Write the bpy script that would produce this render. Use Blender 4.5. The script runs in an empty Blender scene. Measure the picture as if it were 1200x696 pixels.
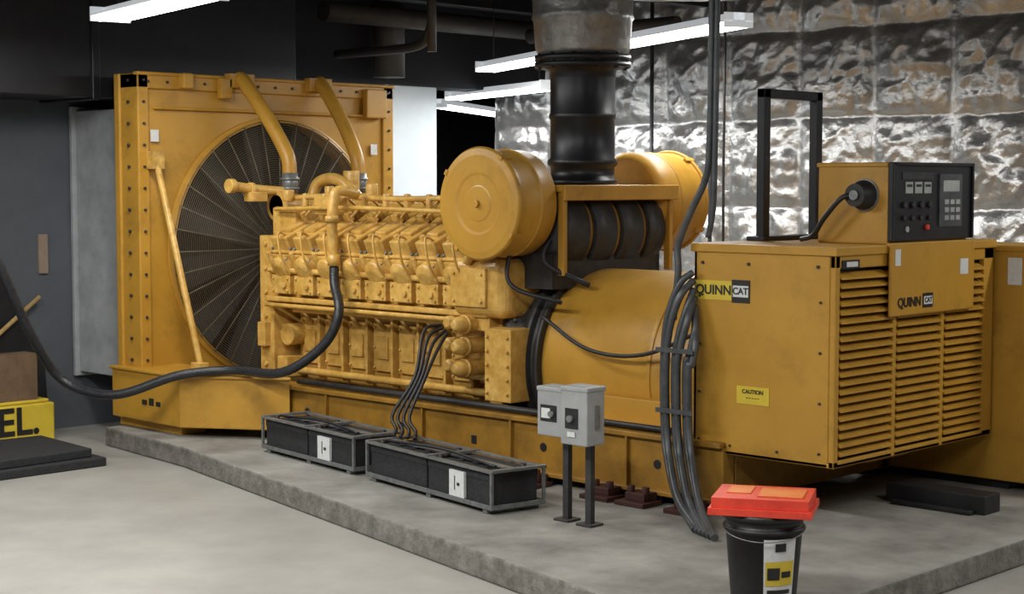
import bpy, bmesh, math, random
from mathutils import Vector, Matrix, noise
random.seed(4)
S=bpy.context.scene
S.view_settings.view_transform='Standard'

# ------------------------------------------------------------------ materials
def mat(name,c1,c2=None,rough=.5,metal=0.,nscale=6.,bump=0.,bscale=40.,emit=None,estr=0.,spec=.5,detail=6,grime=0.):
    m=bpy.data.materials.new(name); m.use_nodes=True
    nt=m.node_tree; b=nt.nodes['Principled BSDF']
    b.inputs['Roughness'].default_value=rough; b.inputs['Metallic'].default_value=metal
    b.inputs['Specular IOR Level'].default_value=spec
    b.inputs['Base Color'].default_value=(*c1,1)
    tc=nt.nodes.new('ShaderNodeTexCoord')
    if c2:
        n=nt.nodes.new('ShaderNodeTexNoise'); n.inputs['Scale'].default_value=nscale; n.inputs['Detail'].default_value=detail
        n.inputs['Roughness'].default_value=.65
        r=nt.nodes.new('ShaderNodeValToRGB'); r.color_ramp.elements[0].position=.33; r.color_ramp.elements[1].position=.68
        r.color_ramp.elements[0].color=(*c1,1); r.color_ramp.elements[1].color=(*c2,1)
        nt.links.new(tc.outputs['Object'],n.inputs['Vector']); nt.links.new(n.outputs['Fac'],r.inputs['Fac'])
        col=r.outputs['Color']
        if grime:
            n3=nt.nodes.new('ShaderNodeTexNoise'); n3.inputs['Scale'].default_value=2.3; n3.inputs['Detail'].default_value=9; n3.inputs['Roughness'].default_value=.75
            r3=nt.nodes.new('ShaderNodeValToRGB'); r3.color_ramp.elements[0].position=.52; r3.color_ramp.elements[1].position=.75
            r3.color_ramp.elements[0].color=(0,0,0,1); r3.color_ramp.elements[1].color=(grime,grime,grime,1)
            mx=nt.nodes.new('ShaderNodeMixRGB'); mx.inputs['Color2'].default_value=(.13,.068,.014,1)
            nt.links.new(tc.outputs['Object'],n3.inputs['Vector']); nt.links.new(n3.outputs['Fac'],r3.inputs['Fac'])
            nt.links.new(r3.outputs['Color'],mx.inputs['Fac']); nt.links.new(col,mx.inputs['Color1']); col=mx.outputs['Color']
        nt.links.new(col,b.inputs['Base Color'])
    if bump:
        n2=nt.nodes.new('ShaderNodeTexNoise'); n2.inputs['Scale'].default_value=bscale; n2.inputs['Detail'].default_value=4
        bp=nt.nodes.new('ShaderNodeBump'); bp.inputs['Strength'].default_value=bump; bp.inputs['Distance'].default_value=.02
        nt.links.new(tc.outputs['Object'],n2.inputs['Vector']); nt.links.new(n2.outputs['Fac'],bp.inputs['Height'])
        nt.links.new(bp.outputs['Normal'],b.inputs['Normal'])
    if emit:
        b.inputs['Emission Color'].default_value=(*emit,1); b.inputs['Emission Strength'].default_value=estr
    return m
YEL=mat('yellow_paint',(.45,.232,.027),(.52,.278,.036),.42,nscale=3,bump=.04,bscale=8,grime=.5)
YENG=mat('engine_yellow',(.48,.26,.045),(.70,.44,.12),.34,nscale=11,bump=.14,bscale=30,grime=.85)
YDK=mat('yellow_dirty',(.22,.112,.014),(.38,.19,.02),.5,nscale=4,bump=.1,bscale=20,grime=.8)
BLK=mat('black_rubber',(.010,.010,.011),(.018,.018,.02),.5,nscale=10,bump=.1)
BLKM=mat('black_metal',(.008,.009,.011),(.016,.016,.019),.4,metal=.2)
DGR=mat('dark_grey_metal',(.03,.03,.032),(.055,.054,.052),.5,metal=.3,nscale=12,bump=.1)
GRY=mat('grey_paint',(.29,.30,.30),(.36,.37,.37),.45,nscale=7)
GALV=mat('galvanised_steel',(.16,.17,.17),(.27,.28,.28),.4,metal=.5,nscale=20)
COND=mat('conduit_grey',(.055,.06,.065),(.10,.105,.11),.42,metal=.3,nscale=10)
HOSE=mat('hose_black',(.014,.015,.018),(.026,.028,.032),.38,nscale=20,bump=.3,bscale=60)
WHT=mat('label_white',(.7,.71,.70),(.58,.59,.59),.6,nscale=30)
LBY=mat('label_yellow',(.70,.52,.04),(.60,.44,.04),.5)
RED=mat('red_plastic',(.78,.07,.035),(.6,.04,.025),.38,nscale=8)
ORG=mat('orange_strip',(.8,.25,.06),(.68,.16,.04),.4)
MAROON=mat('maroon_mount',(.07,.02,.015),(.04,.015,.012),.6)
GUARD=mat('guard_wire',(.12,.095,.06),(.17,.135,.08),.5,metal=.2)
CORE=mat('radiator_core',(.028,.024,.02),(.05,.042,.032),.7,nscale=30)
FANM=mat('fan_blade',(.035,.031,.026),(.055,.048,.04),.55)
TUBE=mat('fluorescent_tube',(1,1,1),emit=(.93,.97,1.),estr=9)
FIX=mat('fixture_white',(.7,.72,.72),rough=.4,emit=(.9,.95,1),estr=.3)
WOOD=mat('wood',(.42,.27,.09),(.55,.38,.16),.6,nscale=12)
CARD=mat('cardboard',(.13,.08,.045),(.19,.12,.065),.8)
TAN=mat('switch_tan',(.26,.19,.14),(.32,.24,.18),.6)
FLOORM=mat('floor_concrete',(.26,.25,.225),(.35,.337,.305),.6,nscale=1.1,bump=.05,bscale=30)
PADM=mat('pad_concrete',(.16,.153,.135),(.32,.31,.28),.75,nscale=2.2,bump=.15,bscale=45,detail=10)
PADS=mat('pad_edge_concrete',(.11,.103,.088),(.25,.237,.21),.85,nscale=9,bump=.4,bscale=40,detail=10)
WALLG=mat('wall_grey',(.075,.083,.095),(.11,.12,.135),.7,nscale=1.2,bump=.1,bscale=15)
WALLD=mat('wall_dark',(.010,.011,.015),(.017,.018,.023),.8,nscale=2)
CEIL=mat('ceiling_black',(.006,.006,.008),(.012,.012,.014),.85,nscale=2)
WALLP=mat('wall_painted',(.14,.145,.15),(.18,.185,.19),.8)
DUCTC=mat('duct_canvas',(.30,.32,.33),(.42,.44,.45),.6,nscale=5,bump=.3,bscale=6)
COLW=mat('column_white',(.62,.70,.76),(.72,.78,.82),.6,nscale=2)
RBLK=mat('black_foam',(.014,.015,.016),(.025,.025,.028),.8,nscale=20,bump=.3,bscale=50)
GLS=mat('gauge_face',(.30,.32,.31),(.42,.43,.41),.25)
WRAP=mat('pipe_wrap_silver',(.20,.195,.185),(.40,.39,.37),.36,metal=.6,nscale=6,bump=.8,bscale=8)
PIPED=mat('dark_pipe',(.04,.036,.034),(.065,.058,.052),.5,nscale=5)
FOIL=mat('foil_insulation',(.40,.40,.40),(.64,.635,.62),.32,metal=.74,nscale=2.2,bump=.55,bscale=14)

# ------------------------------------------------------------------ helpers
def empty(name,loc=(0,0,0)):
    e=bpy.data.objects.new(name,None); e.location=loc; e.empty_display_size=.2
    S.collection.objects.link(e); return e
def adopt(o,parent):
    if parent:
        o.parent=parent; o.matrix_parent_inverse=Matrix.Translation(-Vector(parent.location))
class MB:
    def __init__(s,name,m,parent=None):
        s.name=name; s.mats=m if isinstance(m,list) else [m]; s.parent=parent; s.bm=bmesh.new(); s.mi=0
    def _faces(s,vs,faces,smooth=False):
        bv=[s.bm.verts.new(v) for v in vs]; out=[]
        for f in faces:
            try:
                ff=s.bm.faces.new([bv[i] for i in f]); ff.material_index=s.mi; ff.smooth=smooth; out.append(ff)
            except ValueError: pass
        return out
    def box(s,x0,x1,y0,y1,z0,z1,M=None):
        vs=[Vector((x,y,z)) for x in (x0,x1) for y in (y0,y1) for z in (z0,z1)]
        if M is not None: vs=[M@v for v in vs]
        s._faces(vs,[(0,1,3,2),(4,6,7,5),(0,4,5,1),(2,3,7,6),(0,2,6,4),(1,5,7,3)]); return s
    def cbox(s,c,d,M=None):
        return s.box(c[0]-d[0]/2,c[0]+d[0]/2,c[1]-d[1]/2,c[1]+d[1]/2,c[2]-d[2]/2,c[2]+d[2]/2,M)
    def lathe(s,p0,p1,prof,n=32):
        p0=Vector(p0); p1=Vector(p1); ax=(p1-p0).normalized()
        up=Vector((0,0,1)) if abs(ax.z)<.9 else Vector((1,0,0))
        a=ax.cross(up).normalized(); b=ax.cross(a).normalized()
        vs=[]
        for t,r in prof:
            for i in range(n):
                w=2*math.pi*i/n; vs.append(p0+ax*t+a*(r*math.cos(w))+b*(r*math.sin(w)))
        k=len(prof); bv=[s.bm.verts.new(v) for v in vs]
        for j in range(k-1):
            for i in range(n):
                f=s.bm.faces.new([bv[j*n+i],bv[j*n+(i+1)%n],bv[(j+1)*n+(i+1)%n],bv[(j+1)*n+i]]); f.material_index=s.mi
                dt=abs(prof[j+1][0]-prof[j][0]); dr=abs(prof[j+1][1]-prof[j][1]); f.smooth= dt>dr*.3
        for j,rev in ((0,True),(k-1,False)):
            l=bv[j*n:(j+1)*n]
            f=s.bm.faces.new(l[::-1] if rev else l); f.material_index=s.mi
        return s
    def cyl(s,p0,p1,r,r2=None,n=24):
        L=(Vector(p1)-Vector(p0)).length
        return s.lathe(p0,p1,[(0,r),(L,r if r2 is None else r2)],n)
    def tube(s,pts,r,n=12,sub=8,smoothpath=True):
        P=[Vector(p) for p in pts]
        if smoothpath and len(P)>2:
            Q=[P[0]*2-P[1]]+P+[P[-1]*2-P[-2]]; out=[]
            for i in range(1,len(Q)-2):
                for k in range(sub):
                    t=k/sub; p0,p1,p2,p3=Q[i-1:i+3]
                    out.append(.5*((2*p1)+(p2-p0)*t+(2*p0-5*p1+4*p2-p3)*t*t+(3*p1-p0-3*p2+p3)*t**3))
            out.append(P[-1]); P=out
        rings=[]; prev=None
        for i,p in enumerate(P):
            t=(P[min(i+1,len(P)-1)]-P[max(i-1,0)]).normalized()
            if prev is None:
                up=Vector((0,0,1)) if abs(t.z)<.9 else Vector((1,0,0)); a=t.cross(up).normalized()
            else:
                a=(prev-t*prev.dot(t)).normalized()
            prev=a; b=t.cross(a)
            rings.append([s.bm.verts.new(p+a*(r*math.cos(2*math.pi*k/n))+b*(r*math.sin(2*math.pi*k/n))) for k in range(n)])
        for i in range(len(rings)-1):
            for k in range(n):
                f=s.bm.faces.new([rings[i][k],rings[i][(k+1)%n],rings[i+1][(k+1)%n],rings[i+1][k]]); f.smooth=True; f.material_index=s.mi
        for l in (rings[0][::-1],rings[-1]):
            f=s.bm.faces.new(l); f.material_index=s.mi
        return s
    def prism(s,poly,z0,z1):
        n=len(poly); vs=[(x,y,z0) for x,y in poly]+[(x,y,z1) for x,y in poly]
        s._faces(vs,[tuple(range(n))[::-1],tuple(range(n,2*n))]+[(i,(i+1)%n,(i+1)%n+n,i+n) for i in range(n)]); return s
    def extr(s,poly,x0,x1):
        n=len(poly); vs=[(x0,y,z) for y,z in poly]+[(x1,y,z) for y,z in poly]
        s._faces(vs,[tuple(range(n)),tuple(range(n,2*n))[::-1]]+[(i,i+n,(i+1)%n+n,(i+1)%n) for i in range(n)]); return s
    def done(s,bevel=0,seg=2):
        bmesh.ops.recalc_face_normals(s.bm,faces=s.bm.faces)
        me=bpy.data.meshes.new(s.name)
        co=[v.co for v in s.bm.verts]
        c=Vector([(min(v[i] for v in co)+max(v[i] for v in co))/2 for i in range(3)])
        bmesh.ops.translate(s.bm,verts=s.bm.verts,vec=-c)
        s.bm.to_mesh(me); s.bm.free()
        for m in s.mats: me.materials.append(m)
        o=bpy.data.objects.new(s.name,me); o.location=c; S.collection.objects.link(o)
        if bevel:
            b=o.modifiers.new('bevel','BEVEL'); b.width=bevel; b.segments=seg; b.limit_method='ANGLE'; b.angle_limit=math.radians(50)
        adopt(o,s.parent); return o
def text(name,body,loc,size,m,parent,face='-Y',ext=.001):
    cu=bpy.data.curves.new(name,'FONT'); cu.body=body; cu.size=size; cu.extrude=ext; cu.offset=size*.022
    cu.align_x='CENTER'; cu.align_y='CENTER'; cu.materials.append(m)
    o=bpy.data.objects.new(name,cu); o.location=loc
    o.rotation_euler=(math.pi/2,0,0 if face=='-Y' else math.pi/2)
    S.collection.objects.link(o); adopt(o,parent); return o

FZ=-.16; CZ=4.2; C=.96
# ------------------------------------------------------------------ room
MB('floor',FLOORM).box(-14,8,-10,11,FZ-.1,FZ).done()
MB('ceiling',CEIL).box(-14,8,-10,11,CZ,CZ+.1).done()
MB('wall_left',WALLG).box(-8.1,-7.9,-10,3.5,FZ,CZ).done()
MB('wall_far',WALLD).box(-14.2,-14,-10,11,FZ,CZ).done()
MB('wall_right',WALLP).box(8,8.2,-10,11,FZ,CZ).done()
MB('wall_front',WALLP).box(-8.1,8,-10.2,-10,FZ,CZ).done()
MB('wall_alcove',WALLD).box(-14,-8.7,11,11.2,FZ,CZ).done()
def foil_wall():
    bm=bmesh.new(); st=.025; x0=-8.7; nx=int(round((3.0-x0)/st)); z0,z1=FZ,CZ; nz=int(round((z1-z0)/st))
    V=[]
    for i in range(nx+1):
        x=x0+(3.0-x0)*i/nx; col=[]
        for j in range(nz+1):
            z=z0+(z1-z0)*j/nz
            uu=(x+2.59)/.87+.035*noise.noise(Vector((x,0,z*2))); vv=(z-2.71)/.9+.035*noise.noise(Vector((x*2,5,z)))
            u=uu%1; v=vv%1; cell=math.floor(uu)*7.3+math.floor(vv)*3.1
            du=min(u,1-u); dv=min(v,1-v)
            pil=(1-math.exp(-du*9))*(1-math.exp(-dv*9))
            b=pil*(.06+.025*noise.noise(Vector((cell,1,2))))
            tu=noise.noise(Vector((cell,z*8,du*1.3)))*math.exp(-du*3)
            tv=noise.noise(Vector((x*8,cell,dv*1.3)))*math.exp(-dv*3)
            dg=noise.noise(Vector(((x+z)*3.6,cell,(x-z)*1.0)))
            dh=1-abs(noise.noise(Vector(((x-z)*4.4,cell+9,(x+z)*1.5))))*2
            r3=1-abs(noise.noise(Vector((x*8+z*3,9+cell,z*8))))*2
            h=b+pil*(.055*tu+.055*tv+.040*dg+.022*dh*dh+.012*r3*r3)
            col.append(bm.verts.new((x,6-h,z)))
        V.append(col)
    for i in range(nx):
        for j in range(nz):
            f=bm.faces.new([V[i][j],V[i+1][j],V[i+1][j+1],V[i][j+1]]); f.smooth=True
    vs=[bm.verts.new(v) for v in [(-8.7,6.02,FZ),(8,6.02,FZ),(8,6.02,CZ),(-8.7,6.02,CZ),(-8.7,6.2,FZ),(8,6.2,FZ),(8,6.2,CZ),(-8.7,6.2,CZ)]]
    for q in [(0,1,2,3),(4,7,6,5),(0,4,5,1),(3,2,6,7),(0,3,7,4),(1,5,6,2)]: bm.faces.new([vs[k] for k in q])
    me=bpy.data.meshes.new('wall_back'); bm.to_mesh(me); bm.free(); me.materials.append(FOIL)
    o=bpy.data.objects.new('wall_back',me); S.collection.objects.link(o)
foil_wall()
MB('structural_column',COLW).box(-8.25,-7.9,3.52,4.27,FZ,3.1).box(-8.25,-7.88,3.5,3.56,FZ,3.1).done(.01)
MB('ceiling_beam',WALLD).box(-8.3,-7.85,-10,6.0,3.1,CZ).box(-8.25,-8.0,6.0,11,3.3,CZ).done(.01)
MB('black_upper_box',BLKM).box(-7.84,-7.0,-6,1.6,2.78,4.19).box(-7.86,-6.98,-3.0,-2.92,2.76,4.19).box(-7.86,-6.98,-.6,-.52,2.76,4.19).done(.01)  # made-up black box that fills the dark area above the left wall
MB('light_switch',TAN).box(-7.9,-7.87,-.62,-.53,1.25,1.6).done(.004)
OP=empty('overhead_piping',(-6.5,3,3.8))
m=MB('pipes',PIPED,OP)
m.cyl((-7.2,2.1,3.72),(-7.2,5.7,3.72),.10).cyl((-6.9,4.7,3.62),(-4.9,4.7,3.62),.08)
m.cyl((-6.2,2.6,3.3),(-6.2,2.6,4.19),.045).tube([(-7.6,2.6,3.35),(-6.8,2.6,3.35),(-6.35,2.6,3.38),(-6.2,2.6,3.55)],.045)
m.cyl((-7.6,3.3,3.15),(-7.6,3.3,4.19),.17)
m.done()
m=MB('hanging_beam',BLKM,OP); m.box(-7.0,-6.8,2.2,5.8,3.85,4.05).box(-5.5,-5.35,2.5,5.8,3.9,4.1).done(.01)

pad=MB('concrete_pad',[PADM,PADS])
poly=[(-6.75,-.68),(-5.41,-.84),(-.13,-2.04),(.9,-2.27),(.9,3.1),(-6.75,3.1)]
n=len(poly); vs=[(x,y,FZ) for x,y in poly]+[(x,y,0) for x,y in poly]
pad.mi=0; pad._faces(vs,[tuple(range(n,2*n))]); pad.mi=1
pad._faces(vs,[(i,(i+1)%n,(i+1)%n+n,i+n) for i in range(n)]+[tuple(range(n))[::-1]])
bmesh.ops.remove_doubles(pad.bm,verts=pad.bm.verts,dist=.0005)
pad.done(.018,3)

# ------------------------------------------------------------------ generator set
G=empty('diesel_generator',(-3.2,C,0))
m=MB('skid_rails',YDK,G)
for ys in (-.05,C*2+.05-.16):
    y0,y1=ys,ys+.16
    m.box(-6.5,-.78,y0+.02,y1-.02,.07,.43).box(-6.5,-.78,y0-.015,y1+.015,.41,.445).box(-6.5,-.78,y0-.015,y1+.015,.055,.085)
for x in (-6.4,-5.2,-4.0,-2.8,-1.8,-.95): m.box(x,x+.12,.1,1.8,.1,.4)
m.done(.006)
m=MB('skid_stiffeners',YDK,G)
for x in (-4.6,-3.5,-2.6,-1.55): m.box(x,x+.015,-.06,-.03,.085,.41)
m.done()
m=MB('skid_holes',BLK,G)
for x in (-4.85,-3.75,-2.3,-1.3): m.cyl((x,-.029,.25),(x,-.034,.25),.03)
for x in (-3.0,-1.9): m.box(x,x+.05,-.034,-.029,.2,.26)
m.done()
m=MB('vibration_isolators',[MAROON,BLKM],G)
for x in (-6.0,-4.9,-3.8,-2.9,-2.3,-1.65,-1.35,-.95):
    m.mi=0; m.box(x-.12,x+.12,-.26,-.07,0,.03).box(x-.08,x+.08,-.2,-.07,.03,.08)
    m.cyl((x-.06,-.16,.03),(x-.06,-.16,.12),.025).cyl((x+.06,-.16,.03),(x+.06,-.16,.12),.025)
    m.mi=1; m.box(x-.1,x+.1,-.05,.1,0,.056)
    m.box(x-.1,x+.1,1.85,1.97,0,.056)
m.done(.004)
m=MB('skid_top_lines',BLK,G)
m.tube([(-5.0,-.0,.475),(-4.0,-.01,.475),(-2.9,0,.475),(-1.2,-.01,.475)],.020)
m.tube([(-5.0,.05,.475),(-3.4,.06,.475),(-2.0,.05,.475)],.016)
m.done()

# radiator
RX=-6.49; RY0,RY1=-.50,2.34; RZ0,RZ1=.06,2.97; FCZ=1.47; FR=1.14
m=MB('radiator_panel',YEL,G)
cor=[math.atan2(z-FCZ,y-C) for y in (RY0+.12,RY1-.12) for z in (RZ0+.1,RZ1-.12)]
A=sorted(set([-math.pi+2*math.pi*i/96 for i in range(96)]+cor))
inn=[];outr=[]
for a in A:
    c,s_=math.cos(a),math.sin(a)
    t=1e9
    if c>1e-6: t=min(t,(RY1-.12-C)/c)
    if c<-1e-6: t=min(t,(RY0+.12-C)/c)
    if s_>1e-6: t=min(t,(RZ1-.12-FCZ)/s_)
    if s_<-1e-6: t=min(t,(RZ0+.1-FCZ)/s_)
    inn.append(m.bm.verts.new((RX,C+FR*c,FCZ+FR*s_))); outr.append(m.bm.verts.new((RX,C+t*c,FCZ+t*s_)))
back=[m.bm.verts.new((RX-.2,v.co.y,v.co.z)) for v in inn]
N=len(A)
for i in range(N):
    j=(i+1)%N
    m.bm.faces.new([inn[i],inn[j],outr[j],outr[i]])
    f=m.bm.faces.new([inn[i],back[i],back[j],inn[j]]); f.smooth=True
m.done()
m=MB('radiator_frame',YEL,G)
m.box(RX-.26,RX+.03,RY0,RY0+.11,RZ0,RZ1).box(RX-.26,RX+.03,RY1-.13,RY1,RZ0,RZ1)
m.box(RX-.26,RX+.03,RY0,RY1,RZ1-.13,RZ1).box(RX-.26,RX+.03,RY0,RY1,RZ0,RZ0+.12)
m.box(RX,RX+.045,RY0+.16,RY1-.16,RZ1-.3,RZ1-.275)
m.box(RX-.03,RX+.05,RY0-.01,RY1+.01,RZ1-.02,RZ1+.01)
m.box(RX-.3,RX-.22,RY0-.02,RY1+.02,RZ0,RZ1)
m.box(RX+.03,RX+.1,.3,.42,2.78,2.96).box(RX+.03,RX+.1,1.95,2.2,2.66,2.93).box(RX+.03,RX+.12,-.1,.0,2.85,2.98)
m.done(.012)
m=MB('fan_shroud_ring',YEL,G)
nn=96; v=[]
for i in range(nn):
    w=2*math.pi*i/nn; cy,sz=math.cos(w),math.sin(w)
    v.append([m.bm.verts.new((x,C+r*cy,FCZ+r*sz)) for x,r in ((RX-.02,FR-.02),(RX+.05,FR-.02),(RX+.03,FR+.03),(RX-.02,FR+.03))])
for i in range(nn):
    j=(i+1)%nn
    for k in range(4):
        f=m.bm.faces.new([v[i][k],v[i][(k+1)%4],v[j][(k+1)%4],v[j][k]]); f.smooth=k in (0,2)
m.done()
m=MB('radiator_bolts',DGR,G)
for i in range(16):
    z=RZ0+.15+i*.18
    m.cyl((RX-.1,RY0-.001,z),(RX-.1,RY0-.016,z),.014,n=8).cyl((RX+.03,RY0+.055,z),(RX+.045,RY0+.055,z),.012,n=8).cyl((RX+.03,RY1-.06,z),(RX+.045,RY1-.06,z),.012,n=8)
for i in range(15):
    y=RY0+.1+i*.19
    m.cyl((RX+.03,y,RZ1-.07),(RX+.045,y,RZ1-.07),.012,n=8)
m.done()
MB('radiator_core',CORE,G).box(RX-.3,RX-.21,RY0+.05,RY1-.05,RZ0+.05,RZ1-.05).done()
m=MB('radiator_fan',FANM,G)
m.lathe((RX-.16,C,FCZ),(RX+.02,C,FCZ),[(0,.2),(.12,.2),(.14,.16),(.18,.16)])
for i in range(12):
    w=2*math.pi*i/12+.2
    M=Matrix.Translation((RX-.1,C,FCZ))@Matrix.Rotation(w,4,'X')@Matrix.Rotation(math.radians(28),4,'Z')
    vs=[M@Vector(p) for p in [(-.006,-.06,.18),(.006,-.06,.18),(-.006,.06,.18),(.006,.06,.18),(-.006,-.16,1.08),(.006,-.16,1.08),(-.006,.15,1.10),(.006,.15,1.10)]]
    m._faces(vs,[(0,1,3,2),(4,6,7,5),(0,4,5,1),(2,3,7,6),(0,2,6,4),(1,5,7,3)])
m.done()
m=MB('fan_guard',GUARD,G)
for i in range(36):
    w=2*math.pi*i/36
    m.tube([(RX+.05,C+.16*math.cos(w),FCZ+.16*math.sin(w)),(RX+.05,C+FR*math.cos(w),FCZ+FR*math.sin(w))],.0065,n=5,smoothpath=False)
for k in range(52):
    r=.14+(FR-.14)*k/51
    m.tube([(RX+.055,C+r*math.cos(2*math.pi*i/64),FCZ+r*math.sin(2*math.pi*i/64)) for i in range(65)],.0033,n=4,smoothpath=False)
m.done()
MB('radiator_duct',DUCTC,G).box(-7.89,RX-.3,-.25,2.0,.35,2.7).box(-7.0,-6.96,-.29,2.04,.31,2.74).box(-7.89,-7.84,-.29,2.04,.31,2.74).done(.01)
m=MB('radiator_base',YEL,G)
m.prism([(-6.82,-.56),(-5.8,-.58),(-5.02,-.07),(-6.82,-.07)],.08,.5)
m.prism([(-6.84,-.58),(-5.79,-.60),(-5.0,-.085),(-5.0,-.07),(-6.84,-.07)],.485,.51)
m.box(-6.8,-5.9,-.5,-.1,0,.08)
m.done(.008)
m=MB('radiator_base_label',BLK,G)
for k in range(4):
    x=-6.35+k*.1; m.prism([(x,-.575),(x+.07,-.575),(x+.07,-.569),(x,-.569)],.22,.28 if k%2 else .26)
m.done()
m=MB('radiator_brace',YENG,G)
m.cyl((RX+.08,RY0+.14,2.24),(-5.75,-.40,.55),.028,n=12)
m.box(RX+.03,RX+.12,RY0+.08,RY0+.2,2.17,2.32).box(-5.83,-5.7,-.45,-.36,.5,.6)
m.done(.004)
m=MB('radiator_labels',WHT,G)
m.box(RX+.031,RX+.034,RY0+.12,RY0+.2,2.40,2.5).box(RX+.031,RX+.034,2.05,2.13,2.32,2.42); m.done()
m=MB('coolant_pipes',YEL,G)
for yt,yb in ((.52,.55),(1.40,1.32)):
    m.tube([(RX+.05,yt,2.96),(RX+.12,yt,2.93),(-6.05,(yt+yb)/2,2.6),(-5.82,yb,2.3),(-5.78,yb,2.12)],.062,n=16)
    m.cyl((-5.78,yb,1.75),(-5.78,yb,1.98),.06)
    m.box(RX+.02,RX+.1,yt-.13,yt+.13,2.88,3.0)
m.done()
m=MB('hose_clamps',GALV,G)
for yb in (.55,1.32):
    m.cyl((-5.78,yb,1.97),(-5.78,yb,2.14),.068); m.cyl((-5.78,yb,2.0),(-5.78,yb,2.02),.08); m.cyl((-5.78,yb,2.08),(-5.78,yb,2.10),.08)
m.done()
m=MB('water_manifold',YENG,G)
m.tube([(-5.85,-.0,2.03),(-5.82,.25,2.0),(-5.78,.55,1.98)],.04,n=12)
m.cyl((-5.85,-.04,2.03),(-5.85,.02,2.03),.06).cyl((-5.83,.16,2.0),(-5.83,.2,2.0),.06)
m.cyl((-5.78,.4,1.86),(-5.78,1.5,1.86),.1).cyl((-5.78,.4,1.86),(-5.78,.43,1.86),.13)
m.tube([(-5.75,.75,1.9),(-5.7,.8,2.06),(-5.5,.85,2.08),(-5.3,.9,1.93)],.05)
m.box(-5.88,-5.76,.14,.3,1.9,1.98)
m.done(.006)
# engine
m=MB('engine_block',YENG,G)
m.box(-5.55,-3.0,C-.5,C+.5,.42,1.12)
m.box(-5.5,-3.1,C-.36,C+.36,.2,.45)
m.extr([(C-.72,1.1),(C-.76,1.3),(C-.7,1.42),(C-.3,1.55),(C+.3,1.55),(C+.7,1.42),(C+.76,1.3),(C+.72,1.1)],-5.62,-3.05)
m.box(-5.66,-3.05,C-.79,C+.79,1.08,1.125)
m.box(-5.78,-5.6,C-.74,C+.74,.42,1.62)
m.box(-3.15,-3.02,C-.66,C+.66,.42,1.5)
m.done(.012)
m=MB('front_housing_details',YENG,G)
for z in (.55,.75,.95,1.15,1.35,1.55):
    m.cyl((-5.69,C-.735,z),(-5.69,C-.76,z),.022,n=6)
m.box(-5.74,-5.64,C-.80,C-.74,.7,.9).box(-5.58,-5.45,C-.72,C-.5,.45,.62).cyl((-5.5,C-.5,.8),(-5.5,C-.68,.8),.09)
m.done(.006)
m=MB('engine_front_drive',DGR,G)
m.cyl((-6.45,C,FCZ),(-5.78,C,FCZ),.07).cyl((-6.0,C,FCZ),(-5.85,C,FCZ),.24).cyl((-5.9,C,.75),(-5.78,C,.75),.22)
m.cyl((-5.9,C-.45,.95),(-5.78,C-.45,.95),.14)
m.done()
m=MB('crankcase_covers',YENG,G)
for i in range(8):
    x=-5.36+i*.3
    for s in (-1,1):
        y=C+s*.5
        m.box(x-.115,x+.115,min(y,y+s*.035),max(y,y+s*.035),.56,.94)
        m.box(x-.07,x+.07,min(y,y+s*.055),max(y,y+s*.055),.66,.84)
        for a in (-.095,.095):
            for z in (.59,.75,.91): m.cyl((x+a,y+s*.03,z),(x+a,y+s*.052,z),.013,n=6)
        m.box(x+.135,x+.16,min(y,y+s*.08),max(y,y+s*.08),.45,1.09)
        m.tube([(x-.02,y+s*.02,1.09),(x-.02,y+s*.1,1.03),(x+.02,y+s*.09,.95),(x+.02,y+s*.03,.9)],.016,n=8)
m.tube([(-5.5,C-.6,1.0),(-4.4,C-.61,1.01),(-3.2,C-.6,1.0)],.022)
m.tube([(-5.5,C-.58,.5),(-4.4,C-.58,.5),(-3.2,C-.58,.5)],.03)
m.done(.006)
m=MB('cylinder_heads',YENG,G)
cov=MB('valve_covers',YENG,G)
hb=MB('engine_bolts',GALV,G)
fit=MB('fuel_fittings',YENG,G)
for i in range(8):
    x=-5.42+i*.292
    for s in (-1,1):
        M=Matrix.Translation((x,C+s*.54,1.40))@Matrix.Rotation(-s*math.radians(24),4,'X')
        m.cbox((0,0,.07),(.25,.42,.2),M)
        m.cbox((0,s*.1,-.03),(.22,.3,.1),M)
        cov.cbox((0,0,.185),(.268,.41,.028),M)
        cov.cbox((0,s*.01,.245),(.215,.34,.13),M)
        cov.cbox((0,s*-.02,.32),(.13,.20,.04),M)
        # two-tier elbows on outer face
        p0=M@Vector((0,s*.16,.06)); p1=M@Vector((0,s*.29,.05))
        cov.lathe(p0,p1,[(0,.112),(.09,.112),(.105,.10),(.125,.055)],22)
        p0=M@Vector((0,s*.14,-.07)); p1=M@Vector((0,s*.26,-.09)); cov.lathe(p0,p1,[(0,.085),(.12,.085),(.14,.05)],18)
        cov.cyl(M@Vector((.118,s*.16,-.08)),M@Vector((.118,s*.27,-.08)),.026,n=10)
        for a in (-.118,.118):
            for b in (-.18,0,.18):
                hb.cyl(M@Vector((a,b,.198)),M@Vector((a,b,.222)),.012,n=6)
        for a in (-.07,.07): hb.cyl(M@Vector((a,s*.2,.13)),M@Vector((a,s*.24,.13)),.012,n=6)
        cov.cyl(M@Vector((-.142,s*.19,-.1)),M@Vector((-.142,s*.21,.2)),.024,n=10)
        cov.cbox((0,s*-.13,.36),(.08,.06,.08),M)
        fit.tube([M@Vector((.05,s*.12,.30)),M@Vector((.06,s*.2,.36)),M@Vector((.10,s*.28,.2)),M@Vector((.12,s*.27,.02))],.010,n=7)
        fit.cyl(M@Vector((-.05,s*.13,.28)),M@Vector((-.05,s*.13,.345)),.025,n=8)
        fit.cbox((-.142,s*.06,.24),(.03,.10,.08),M)
m.done(.012); cov.done(.016,3); hb.done(); fit.done(.003)
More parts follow.
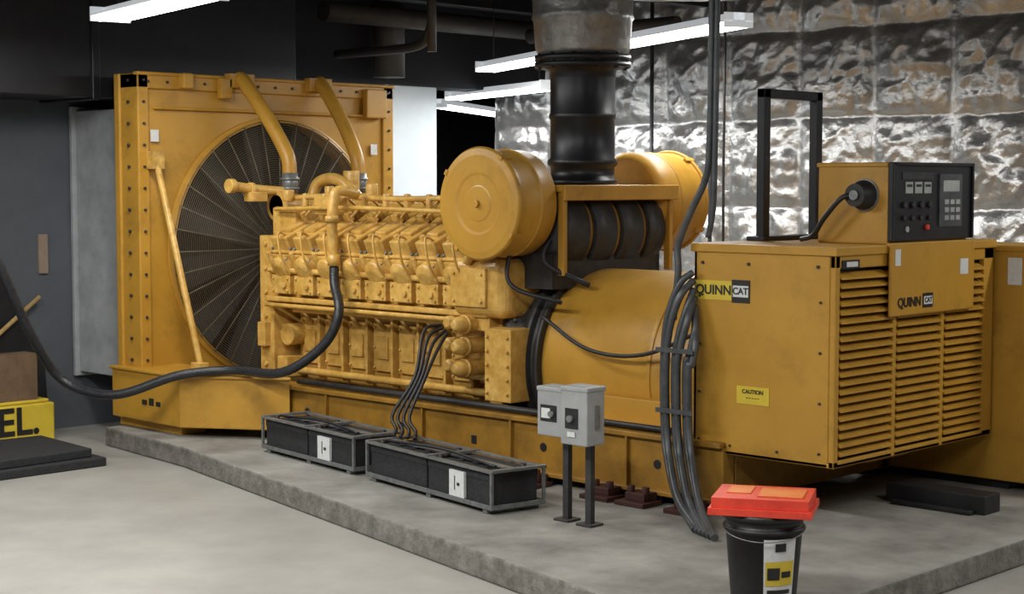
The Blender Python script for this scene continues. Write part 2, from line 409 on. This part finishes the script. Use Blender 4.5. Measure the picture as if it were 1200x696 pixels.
m=MB('camshaft_covers',YENG,G)
for i in range(8):
    x=-5.42+i*.292
    m.box(x-.12,x+.12,C-.80,C-.7,1.15,1.30).box(x-.12,x+.12,C+.7,C+.80,1.15,1.30)
    for a in (-.09,.09):
        for z in (1.175,1.275): m.cyl((x+a,C-.80,z),(x+a,C-.815,z),.012,n=6)
    m.cyl((x+.05,C-.82,1.22),(x+.05,C-.79,1.22),.025,n=10)
m.tube([(-5.6,C-.78,1.34),(-4.5,C-.79,1.34),(-3.2,C-.78,1.34)],.024)
m.tube([(-5.6,C-.82,1.055),(-4.5,C-.82,1.055),(-3.2,C-.82,1.055)],.018)
m.done(.008)
m=MB('engine_top_manifolds',YENG,G)
for s in (-1,1):
    m.cyl((-5.5,C+s*.26,1.82),(-3.3,C+s*.26,1.82),.07)
    for i in range(8):
        x=-5.42+i*.292
        m.cyl((x,C+s*.26,1.82),(x,C+s*.5,1.68),.045,n=12); m.cyl((x+.12,C+s*.26,1.82),(x+.15,C+s*.26,1.82),.09)
        m.tube([(x+.08,C+s*.3,1.86),(x+.1,C+s*.45,1.93),(x+.08,C+s*.6,1.78)],.012,n=8)
m.box(-5.3,-3.4,C-.17,C+.17,1.5,1.9)
for i in range(6): m.box(-5.2+i*.3,-5.08+i*.3,C-.1,C+.1,1.9,1.95)
m.cyl((-5.55,.35,1.9),(-5.55,.35,2.0),.05).cyl((-5.2,.5,1.9),(-5.2,.5,2.03),.04).cyl((-4.9,.7,1.9),(-4.9,.7,2.05),.05)
m.cyl((-5.45,.95,1.9),(-5.45,.95,2.16),.07).box(-5.6,-5.3,.8,1.1,1.88,1.96)
m.box(-5.7,-5.4,.3,.7,1.62,1.85).box(-5.1,-4.85,.25,.38,1.8,1.95)
m.tube([(-5.6,.25,1.84),(-4.6,.22,1.86),(-3.4,.25,1.84)],.018,n=8)
m.tube([(-5.6,.40,1.93),(-5.0,.42,1.95),(-4.3,.40,1.93),(-3.4,.42,1.95)],.022,n=8)
for i in range(9):
    x=-5.4+i*.25; m.cyl((x,.41,1.82),(x,.41,1.97),.028,n=10)
m.done(.012)
m=MB('engine_rear_castings',YENG,G)
for s in (-1,1):
    m.box(-3.40,-2.84,min(C+s*.35,C+s*.83),max(C+s*.35,C+s*.83),1.08,1.52)
m.done(.09,5)
m=MB('rear_brackets',YENG,G)
m.box(-3.36,-3.0,.105,.14,1.16,1.44)
m.box(-2.98,-2.72,.08,.5,.5,1.02).box(-2.98,-2.72,1.42,1.84,.5,1.02)
m.box(-3.42,-3.05,.2,.5,.98,1.1)
m.box(-3.3,-3.05,.25,.5,1.5,1.68)
for z in (.56,.66,.76,.86,.96): m.cyl((-2.95,.08,z),(-2.95,.06,z),.014,n=6).cyl((-2.75,.08,z),(-2.75,.06,z),.014,n=6)
for x in (-3.32,-3.04):
    for z in (1.2,1.4): m.cyl((x,.105,z),(x,.09,z),.014,n=6)
m.tube([(-3.2,.12,1.48),(-3.1,.1,1.58),(-2.95,.2,1.62),(-2.8,.4,1.6)],.035)
m.done(.015,3)
m=MB('oil_filters',YENG,G)
for z in (1.03,.87,.71):
    m.lathe((-3.22,.42,z),(-3.22,.0,z),[(0,.062),(.36,.062),(.39,.052),(.42,.03)],24); m.cyl((-3.22,.1,z),(-3.22,.13,z),.072)
    m.lathe((-3.42,.42,z),(-3.42,.1,z),[(0,.05),(.28,.05),(.3,.03)],20)
m.box(-3.5,-3.08,.3,.46,.6,1.1)
m.done(.01)
H=empty('rubber_hose',(-5.2,-.5,.5))
m=MB('hose_run',HOSE,H)
m.tube([(-4.62,.06,1.40),(-4.58,.03,1.27),(-4.4,-.08,1.06),(-4.5,-.15,.81),(-4.82,-.3,.585),(-5.4,-.35,.56),(-5.7,-.66,.52),(-6.1,-1.0,.36),(-6.54,-1.2,.46),(-6.5,-1.5,.86),(-6.4,-1.8,1.40),(-6.4,-2.1,2.0),(-6.5,-2.3,2.9),(-6.5,-2.3,4.15)],.038,n=14)
m.done()
m=MB('fuel_riser',YENG,G)
m.tube([(-4.62,.30,1.97),(-4.64,.12,1.99),(-4.64,.07,1.88),(-4.64,.06,1.7),(-4.62,.06,1.45)],.042,n=14); m.cyl((-4.62,.06,1.41),(-4.62,.06,1.5),.052).cyl((-4.64,.06,1.75),(-4.64,.06,1.8),.055)
m.done()
m=MB('starter_cables',BLK,G)
for k in range(4):
    o=k*.045
    m.tube([(-3.4+o*.5,.05,1.02-o*.4),(-3.42+o,-.10,.98-o),(-3.30+o*.8,-.3,.68),(-3.36+o*1.3,-.46,.42),(-3.26+o*1.5,-.52,.33),(-3.22+o*1.6,-.58,.29)],.013,n=8)
m.tube([(-2.55,.22,1.12),(-2.1,.2,.92),(-1.6,.18,.92),(-1.05,.1,1.12)],.014,n=8)
m.tube([(-2.4,.26,1.22),(-2.75,.1,1.35),(-2.8,.2,1.7)],.016,n=8)
m.tube([(-2.35,.5,1.33),(-2.6,.3,1.5),(-2.6,.4,1.7)],.02,n=8)
m.done()
# air cleaners
AX=-2.87; AZ=1.91
m=MB('air_cleaners',YEL,G)
def canister(ya,yb):
    d=1 if yb>ya else -1; L=abs(yb-ya)
    m.lathe((AX,ya,AZ),(AX,yb,AZ),[(0,.03),(.002,.12),(.010,.13),(.010,.20),(0,.22),(0,.34),(.008,.385),(.03,.40),(.05,.395),(.055,.378),(.09,.378),(L*.55,.378),(L*.56,.386),(L*.6,.386),(L*.61,.378),(L-.05,.378),(L,.32)],56)
    m.cyl((AX,ya,AZ),(AX,ya-d*.025,AZ),.025)
    for i in range(4):
        w=i*math.pi/2+.6
        m.box(-.02,.02,-.0,.1,.37,.40,Matrix.Translation((AX,min(ya,ya+d*.1),AZ))@Matrix.Rotation(w,4,'Y'))
canister(-.10,.36); canister(2.06,1.5)
m.done(.003)
m=MB('intake_platform',YEL,G)
m.box(AX-.22,AX+.42,.34,1.62,AZ+.08,AZ+.13).box(AX+.40,AX+.43,.34,1.62,AZ+.02,AZ+.13)
m.box(AX+.34,AX+.4,.36,.40,1.4,AZ+.1).box(AX+.34,AX+.4,1.55,1.59,1.4,AZ+.1)
m.done(.008)
m=MB('turbo_ducts',DGR,G)
m.lathe((AX+.08,.36,AZ-.2),(AX+.08,1.58,AZ-.2),[(0,.2),(.06,.3),(.3,.31),(.31,.26),(.36,.26),(.37,.31),(.6,.31),(.61,.26),(.66,.26),(.67,.31),(.9,.31),(.91,.26),(.96,.26),(.97,.31),(1.16,.3),(1.22,.2)],40)
m.box(AX-.1,AX+.3,.35,1.55,1.3,1.55)
m.done()
m=MB('duct_bands',[YDK,GALV],G)
for y in (.695,.995,1.295):
    m.mi=0; m.cyl((AX+.08,y-.02,AZ-.2),(AX+.08,y+.02,AZ-.2),.285,n=36)
m.done()
# flywheel housing & alternator
m=MB('flywheel_housing',DGR,G)
GZ=.755; GR=.675
m.lathe((-3.06,C,GZ),(-2.62,C,GZ),[(0,.69),(.08,.70),(.1,.75),(.15,.75),(.17,.69),(.28,.69),(.29,.73),(.34,.73),(.35,.69),(.40,.69),(.41,.72),(.44,.72)],64)
m.done()
m=MB('alternator_body',YEL,G)
m.lathe((-2.66,C,GZ),(-.9,C,GZ),[(0,.60),(.0,.64),(.03,.665),(.08,GR),(1.0,GR),(1.0,GR+.010),(1.04,GR+.010),(1.04,GR),(1.74,GR)],80)
m.box(-2.4,-1.0,.18,.3,.44,.62).box(-2.4,-1.0,1.62,1.74,.44,.62)
m.box(-2.45,-1.0,.02,.3,.44,.47)
m.done(.005)
m=MB('housing_bolts',GALV,G)
for i in range(28):
    w=2*math.pi*i/28; m.cyl((-2.91,C+.725*math.cos(w),GZ+.725*math.sin(w)),(-2.88,C+.725*math.cos(w),GZ+.725*math.sin(w)),.016,n=6)
m.done()

# enclosure
EZ0,EZ1=.37,1.68; EY1=1.90
m=MB('generator_enclosure',YEL,G)
m.box(-1.04,-.04,0,.03,EZ0,EZ1-.05).box(-1.04,-.04,EY1-.03,EY1,EZ0,EZ1-.05)
m.box(-1.04,-1.01,0,EY1,EZ0,EZ1-.05)
m.box(-1.04,-.0,0,EY1,EZ0,EZ0+.03)
m.box(-1.06,.015,-.015,EY1+.015,EZ1-.055,EZ1)
m.box(-.04,0,0,.05,EZ0,EZ1-.05).box(-.04,0,EY1-.13,EY1,EZ0,EZ1-.05)
m.box(-.04,0,0,EY1,EZ1-.13,EZ1-.05).box(-.04,0,0,EY1,EZ0,EZ0+.045)
for y in (.66,1.24): m.box(-.035,.002,y-.022,y+.022,EZ0,EZ1-.1)
m.done(.008)
m=MB('enclosure_louvres',YEL,G)
ns=21; zt=EZ1-.15; zb=EZ0+.06
for (ya,yb) in ((.055,.638),(.682,1.218),(1.262,EY1-.135)):
    for i in range(ns):
        z=zb+(zt-zb)*(i+.5)/ns
        vs=[(-.05,ya,z+.020),(-.048,ya,z+.024),(.012,ya,z-.006),(.012,ya,z-.018),(.006,ya,z-.018)]
        k=len(vs); vv=vs+[(x,yb,zz) for x,_,zz in vs]
        m._faces(vv,[tuple(range(k)),tuple(range(k,2*k))[::-1]]+[(a,(a+1)%k,(a+1)%k+k,a+k) for a in range(k)])
m.done()
MB('louvre_shade_block',BLKM,G).box(-.98,-.075,.05,EY1-.05,EZ0+.04,EZ1-.08).done()  # solid black block standing in for the shade behind the louvres
m=MB('enclosure_bolts',DGR,G)
for x in (-.97,-.62,-.12): m.cyl((x,0,EZ1-.12),(x,-.012,EZ1-.12),.010,n=8)
for z in (.45,.75,1.05,1.35): 
    m.cyl((-.1,0,z),(-.1,-.01,z),.008,n=8); m.cyl((-.99,0,z),(-.99,-.01,z),.008,n=8)
for x in (-.75,-.4): m.cyl((x,0,.43),(x,-.01,.43),.008,n=8)
m.done()
m=MB('enclosure_stickers',[LBY,BLK,WHT],G)
m.mi=0; m.box(-1.03,-.74,-.003,-.0005,1.33,1.45)
m.mi=1; m.box(-.745,-.61,-.005,-.0005,1.32,1.46)
m.mi=2; m.box(-.735,-.62,-.0065,-.004,1.355,1.425)
m.mi=0; m.box(-.70,-.46,-.004,-.0005,.70,.81)
m.mi=1; m.box(-.01,.0095,.06,.24,1.55,1.6)
m.mi=2; m.box(.004,.0105,.1,.22,1.56,1.59)
m.done()
text('dealer_lettering','QUINN',(-.885,-.005,1.39),.082,BLK,G)
text('maker_lettering','CAT',(-.678,-.008,1.39),.058,BLK,G)
text('warning_lettering','CAUTION\n- - - - -',(-.58,-.006,.76),.035,BLK,G)
m=MB('side_cabinet',YEL,G)
m.box(-1.5,.75,EY1+.03,2.5,.06,1.62).box(-1.5,.77,EY1+.015,2.52,1.60,1.64)
m.done(.01)
MB('cabinet_feet_and_shade_block',BLK,G).box(-1.0,.1,1.98,2.4,0,.06).box(-.28,.42,1.05,1.25,0,.12).box(-.2,.36,.98,1.32,0,.03).box(.5,.72,2.0,2.4,0,.06).done(.008)  # feet, plus an added black block that deepens the shadow under the enclosure
MB('cabinet_label',WHT,G).box(.09,.19,EY1+.024,EY1+.029,1.38,1.56).done()
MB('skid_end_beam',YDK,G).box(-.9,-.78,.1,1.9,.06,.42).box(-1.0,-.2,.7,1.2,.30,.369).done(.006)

# control panel
m=MB('control_box',YEL,G)
m.box(-.5,.0,.56,1.53,EZ1,2.17).box(-.51,.0,.55,1.54,2.15,2.18)
m.box(.02,.045,.54,1.56,1.24,1.69).box(.0,.03,.54,1.56,1.66,1.69)
m.done(.01)
m=MB('control_face',BLKM,G)
m.box(0,.035,.56,1.53,1.70,2.18).box(.035,.05,.56,.58,1.70,2.18).box(.035,.05,1.51,1.53,1.70,2.18).box(.035,.05,.56,1.53,2.16,2.18)
m.done(.004)
m=MB('control_instruments',[GLS,DGR,RED,COND,BLK],G)
for y in (.74,.85,.96): 
    m.mi=0; m.box(.035,.041,y-.042,y+.042,1.99,2.06); m.mi=4; m.box(.041,.043,y-.03,y+.03,2.03,2.045)
m.mi=1; m.box(.035,.04,.66,1.03,2.075,2.12)
m.mi=3; m.box(.035,.045,1.10,1.38,1.78,2.11)
m.mi=0; m.box(.045,.048,1.14,1.34,2.0,2.07)
for r_ in range(3):
    for c_ in range(3): m.box(.045,.048,1.16+c_*.07,1.21+c_*.07,1.82+r_*.05,1.85+r_*.05)
m.mi=1
for y in (.68,.78,.88,.98): m.cyl((.035,y,1.92),(.055,y,1.92),.02,n=14); m.cyl((.035,y,1.84),(.05,y,1.84),.015,n=12)
m.mi=2; m.cyl((.035,.95,1.78),(.055,.95,1.78),.016); m.mi=0; m.cyl((.035,.72,1.77),(.045,.72,1.77),.018)
m.done()
m=MB('control_cable',BLK,G)
m.lathe((-.16,.56,1.98),(-.16,.44,1.98),[(0,.09),(.03,.09),(.04,.075),(.12,.07)],24)
m.tube([(-.17,.46,1.98),(-.24,.42,1.96),(-.36,.42,1.84),(-.46,.45,1.73),(-.58,.5,1.70)],.016)
m.done()
MB('cable_gland',GALV,G).cyl((-.16,.565,1.98),(-.16,.548,1.98),.10).cyl((-.16,.44,1.98),(-.16,.425,1.98),.03).done()
m=MB('panel_stickers',[WHT,BLK],G)
m.mi=0; m.box(.045,.048,.58,.64,1.55,1.65).box(.045,.048,1.37,1.47,1.47,1.57)
m.mi=1; m.box(.045,.049,.91,1.03,1.28,1.37); m.mi=0; m.box(.049,.0505,.92,1.02,1.30,1.35)
m.done()
text('dealer_lettering_2','QUINN',(.048,.75,1.32),.082,BLK,G,'+X')
text('maker_lettering_2','CAT',(.052,.97,1.325),.045,BLK,G,'+X')
m=MB('equipment_frame',BLKM,G)
m.box(-.98,-.92,.57,.64,EZ1,2.66).box(-.98,-.92,1.17,1.24,EZ1,2.66).box(-.98,-.92,.57,1.24,2.60,2.66).box(-1.02,-.88,.52,1.29,EZ1,EZ1+.03)
m.done(.005)

# ------------------------------------------------------------------ exhaust
E=empty('exhaust_pipe',(AX,C,2.05))
EX=-2.83
m=MB('flexible_section',BLKM,E)
prof=[(0,.26),(.04,.26),(.04,.238),(.13,.238),(.15,.26),(.18,.26),(.20,.24),(.48,.24),(.49,.248),(.52,.248),(.53,.24),(.78,.24),(.84,.25),(.87,.33),(.96,.33)]
m.lathe((EX,C,2.04),(EX,C,3.0),prof,48); m.done()
m=MB('flange',BLKM,E); m.cyl((EX,C,2.90),(EX,C,2.94),.355,n=40).cyl((EX,C,2.95),(EX,C,2.99),.355,n=40)
for i in range(12):
    w=i*math.pi/6; m.cyl((EX+.33*math.cos(w),C+.33*math.sin(w),2.89),(EX+.33*math.cos(w),C+.33*math.sin(w),3.0),.016,n=6)
m.done()
m=MB('insulated_section',WRAP,E); m.lathe((EX,C,2.99),(EX,C,4.2),[(0,.33),(.05,.35),(.25,.365),(.27,.38),(.3,.37),(.6,.38),(1.19,.39)],40)
m.tube([(EX+.2,C,3.66),(EX+.6,C+.2,3.62),(EX+1.1,C+.7,3.66),(EX+1.3,C+1.0,3.95),(EX+1.35,C+1.1,4.19)],.26,n=28)
m.done()

# ------------------------------------------------------------------ conduits
Cn=empty('electrical_conduit',(-1.1,-.2,0))
m=MB('conduit_bundle',COND,Cn)
for k in range(6):
    o=k*.044; yy=-.03*(k%2)
    m.tube([(-1.01+o*.1,-.05,1.50-o*1.2),(-1.07+o*.7,-.11+yy,1.42-o*1.6),(-1.14+o,-.14+yy,1.2-o*1.2),(-1.16+o,-.15+yy,.9),(-1.15+o,-.15+yy,.5),(-1.06+o,-.22+yy,.30),(-.85+o*.9,-.40+yy,.14),(-.62+o*1.0,-.56-.02*k,.05),(-.54+o*1.0,-.62-.02*k,.028)],.023,n=12)
for z in (.62,1.0): m.box(-1.18,-.89,-.205,-.2,z,z+.03)
m.done()
m=MB('conduit_risers',COND,Cn)
m.tube([(-.84,-.1,4.19),(-.84,-.1,3.0),(-.85,-.1,2.3),(-.88,-.1,2.08),(-1.0,-.1,1.86),(-1.09,-.1,1.66),(-1.08,-.11,1.5),(-1.10,-.13,1.2)],.022,n=12)
m.tube([(-.79,-.1,4.19),(-.80,-.1,3.0),(-.81,-.1,2.2),(-.82,-.1,1.9),(-.87,-.08,1.72)],.018,n=12)
m.done()
W=empty('wall_conduit',(-4,5.8,2))
m=MB('pipes',COND,W)
for x in (-6.9,-6.1,-5.3): m.cyl((x,5.78,FZ),(x,5.78,CZ),.022,n=12)
m.done()
MB('hanging_cable',BLK).tube([(-3.2,3.2,4.19),(-3.2,3.2,3.0),(-3.22,3.22,2.2),(-3.2,3.2,1.2),(-3.2,3.2,FZ)],.012,n=8).done()

# ------------------------------------------------------------------ battery racks
def rack(x0,y0,x1,y1,num,label):
    L=math.hypot(x1-x0,y1-y0); ang=math.atan2(y1-y0,x1-x0)
    e=empty('battery_rack',((x0+x1)/2,(y0+y1)/2+.2,0))
    M=Matrix.Translation((x0,y0,0))@Matrix.Rotation(ang,4,'Z'); D=.40
    m=MB('tray',GALV,e)
    m.box(0,L,0,D,.035,.05,M).box(0,L,-.012,0,.03,.06,M).box(0,L,D,D+.012,.03,.06,M).box(-.012,0,0,D,.03,.06,M).box(L,L+.012,0,D,.03,.06,M)
    for a in (.06,L/2,L-.1): m.box(a,a+.05,0,D,0,.035,M)
    for b in (-.012,D/2-.03,D-.03): m.box(-.01,L+.01,b,b+.05,.258,.272,M)
    for a in (-.012,L/2-.015,L-.03): m.box(a,a+.045,-.01,D+.01,.262,.28,M)
    for a in (-.01,L-.01):
        for b in (-.01,D-.01): m.box(a,a+.02,b,b+.02,.03,.27,M)
    m.done(.003)
    m=MB('batteries',RBLK,e); w=(L-.04)/num
    for i in range(num):
        a=.02+i*w
        m.box(a,a+w-.025,.02,D-.02,.05,.235,M).box(a-.003,a+w-.02,.015,D-.015,.20,.25,M)
        for q in range(3): m.cyl(M@Vector((a+w*(.25+.22*q),D*.4,.25)),M@Vector((a+w*(.25+.22*q),D*.4,.262)),.025,n=10)
    m.done(.008)
    m=MB('terminals',[BLK],e)
    for i in range(num):
        a=.02+i*w; m.cyl(M@Vector((a+.06,.08,.24)),M@Vector((a+.06,.08,.28)),.02,n=10); m.cyl(M@Vector((a+w-.09,D-.08,.24)),M@Vector((a+w-.09,D-.08,.28)),.02,n=10)
    m.tube([M@Vector((.1,.1,.28)),M@Vector((L/2,.14,.30)),M@Vector((L-.1,.1,.28))],.010,n=8)
    m.done()
    m=MB('label',WHT,e); m.box(label,label+.17,-.003,.016,.06,.225,M).done()
    m=MB('label_print',BLK,e); m.box(label+.06,label+.07,-.0045,-.003,.10,.19,M).box(label+.09,label+.12,-.0045,-.003,.13,.15,M).done()
rack(-4.76,-.54,-3.46,-.74,2,.82)
rack(-3.27,-.78,-1.78,-1.06,2,1.04)

# ------------------------------------------------------------------ disconnect switch
D=empty('disconnect_switch',(-1.25,-.86,0))
m=MB('posts',DGR,D)
m.box(-1.37,-1.325,-.86,-.82,0,.55).box(-1.17,-1.125,-.88,-.84,0,.55).box(-1.41,-1.29,-.9,-.78,0,.015).box(-1.21,-1.09,-.92,-.80,0,.015); m.done(.003)
m=MB('housings',GRY,D)
m.box(-1.47,-1.27,-.98,-.84,.53,.82).box(-1.26,-1.05,-1.0,-.84,.50,.84).box(-1.265,-1.045,-1.005,-.83,.82,.85).box(-1.475,-1.265,-.985,-.835,.80,.83)
m.box(-1.45,-1.09,-.84,-.82,.52,.58); m.done(.008)
m=MB('switch_faces',[BLK,WHT,GALV],D)
m.mi=0; m.box(-1.44,-1.31,-.984,-.98,.62,.72).box(-1.22,-1.12,-1.006,-1.0,.60,.72); m.mi=1; m.box(-1.43,-1.36,-.987,-.984,.64,.70).box(-1.20,-1.14,-1.008,-1.006,.55,.58); m.mi=2; m.cyl((-1.34,-.98,.67),(-1.34,-1.01,.67),.018).cyl((-1.17,-1.0,.66),(-1.17,-1.03,.66),.02).box(-1.05,-1.035,-.93,-.9,.6,.74)
m.done()

# ------------------------------------------------------------------ bucket
B=empty('bucket',(.64,-1.6,0)); bx,by=.64,-1.6
m=MB('pail',BLK,B)
m.lathe((bx,by,0),(bx,by,.46),[(0,.155),(.02,.16),(.36,.188),(.36,.20),(.38,.20),(.38,.19),(.42,.192),(.42,.205),(.45,.205)],48); m.done()
ca=math.atan2(-8.22-by,5.31-bx)
m=MB('lid_cover',[RED,ORG],B)
M=Matrix.Translation((bx,by,.45))@Matrix.Rotation(ca+math.pi/2-.12,4,'Z')
m.box(-.25,.25,-.2,.2,.0,.035,M).box(-.235,.235,-.185,.185,.035,.085,M)
m.mi=1; m.box(-.02,.2,-.12,.1,.085,.092,M).box(-.18,-.06,-.05,.14,.085,.09,M)
m.done(.02,3)
m=MB('label',[WHT,LBY,BLK],B)
def arc(z0,z1,a0,a1,r):
    nn=12; v=[]
    for i in range(nn+1):
        a=ca+a0+(a1-a0)*i/nn
        for z in (z0,z1):
            rr=r+.16+ (z/.36)*.028
            v.append((bx+rr*math.cos(a),by+rr*math.sin(a),z))
    m._faces(v,[(2*i,2*i+2,2*i+3,2*i+1) for i in range(nn)],True)
m.mi=0; arc(.04,.34,.0,.95,.002); m.mi=1; arc(.11,.23,.05,.9,.004); m.mi=2; arc(.14,.20,.1,.45,.006); arc(.15,.18,.5,.8,.006); arc(.28,.32,.3,.6,.006); arc(.07,.09,.1,.8,.006)
m.done()
m=MB('handle',GALV,B)
m.tube([(bx+.205*math.cos(ca-math.pi/2+math.pi*k/10),by+.205*math.sin(ca-math.pi/2+math.pi*k/10),.38-.05*math.sin(math.pi*k/10)) for k in range(11)],.0025,n=6)
m.done()

# ------------------------------------------------------------------ left floor items
MB('floor_mat',RBLK).prism([(-7.0,-2.6),(-5.87,-2.3),(-5.87,-1.22),(-6.9,-1.15)],FZ,FZ+.07).prism([(-6.95,-2.5),(-5.92,-2.25),(-5.95,-1.3),(-6.85,-1.22)],FZ+.07,FZ+.14).done(.01)
P=empty('parking_block',(-7.45,-1.2,FZ))
MB('body',LBY,P).box(-7.6,-7.35,-1.75,-.80,FZ,.17).box(-7.57,-7.38,-1.72,-.83,.17,.2).done(.02)
text('lettering','FUEL.',(-7.345,-1.34,.02),.33,BLK,P,'+X')
MB('cardboard_box',[CARD,WHT]).box(-7.6,-7.4,-1.6,-.93,.2,.60).box(-7.4,-7.395,-1.12,-1.06,.22,.58).done(.01)
MB('black_wall_sheet',BLK).extr([(-1.12,1.50),(-.98,1.15),(-.84,.85),(-.70,.62),(-.60,.45),(-.56,FZ),(-3.0,FZ),(-3.0,2.1),(-1.9,2.05),(-1.4,1.9)],-7.89,-7.84).done(.01)  # flat black sheet added for an unidentified dark shape at the wall
MB('wooden_pole',WOOD).cyl((-7.7,-2.3,FZ+.01),(-7.81,-.66,1.05),.02,n=12).done()

# ------------------------------------------------------------------ fluorescent lights
def fluoro(p0,p1,power=0,w=.16):
    p0=Vector(p0);p1=Vector(p1); mid=(p0+p1)/2; d=p1-p0; L=d.length; ang=math.atan2(d.y,d.x)
    e=empty('fluorescent_light',mid)
    M=Matrix.Translation(mid)@Matrix.Rotation(ang,4,'Z')
    m=MB('housing',FIX,e)
    m.box(-L/2,L/2,-.05,.05,.03,.09,M).box(-L/2,L/2,-w,-.05,.02,.035,M).box(-L/2,L/2,.05,w,.02,.035,M)
    for a in (-L/2,L/2-.02): m.box(a,a+.02,-w,w,-.02,.09,M)
    m.done(.004)
    m=MB('tubes',TUBE,e)
    for o in (-.085,.085): m.cyl(M@Vector((-L/2+.02,o,0)),M@Vector((L/2-.02,o,0)),.02,n=10)
    m.done()
    m=MB('hangers',BLKM,e)
    for a in (-L*.4,L*.4): m.cyl(M@Vector((a,0,.09)),Vector(((M@Vector((a,0,0))).x,(M@Vector((a,0,0))).y,CZ)),.006,n=6)
    m.done()
    if power:
        l=bpy.data.lights.new('lamp','AREA'); l.shape='RECTANGLE'; l.size=L; l.size_y=.3; l.energy=power; l.color=(1,.985,.95)
        o=bpy.data.objects.new('lamp',l); o.location=mid-Vector((0,0,.05)); o.rotation_euler=(0,0,ang); S.collection.objects.link(o); adopt(o,e)
fluoro((-5.72,-1.22,3.3),(-3.9,-1.62,3.3),70)
fluoro((-6.83,3.96,3.22),(-4.8,3.04,3.22),75,.12)
fluoro((-4.5,2.9,3.22),(-2.0,1.76,3.22),75,.12)
fluoro((-8.7,5.3,3.04),(-6.42,4.5,3.04),40,.12)
fluoro((-9.5,5.8,3.0),(-11.2,8.9,3.0),30,.12)
fluoro((-4.5,-4.6,3.7),(-2.1,-4.6,3.7),175)
fluoro((-.8,-4.6,3.7),(1.6,-4.6,3.7),175)
fluoro((-6.4,-6.6,3.7),(-4.0,-6.6,3.7),110)
fluoro((3.2,-1.5,3.7),(5.6,-1.5,3.7),85)
fluoro((2.0,2.8,3.9),(4.4,2.8,3.9),120)

w=bpy.data.worlds.new('World'); S.world=w; w.use_nodes=True
w.node_tree.nodes['Background'].inputs[0].default_value=(.6,.65,.7,1); w.node_tree.nodes['Background'].inputs[1].default_value=.02

# ------------------------------------------------------------------ camera
cam=bpy.data.cameras.new('camera'); cam.sensor_width=36; cam.lens=1930/1200*36; cam.clip_end=100
co=bpy.data.objects.new('camera',cam); S.collection.objects.link(co); S.camera=co
co.location=(5.31,-8.22,2.05)
yaw=math.atan2(.6947,.7193)
co.rotation_euler=(math.radians(90-3.94),0,yaw)
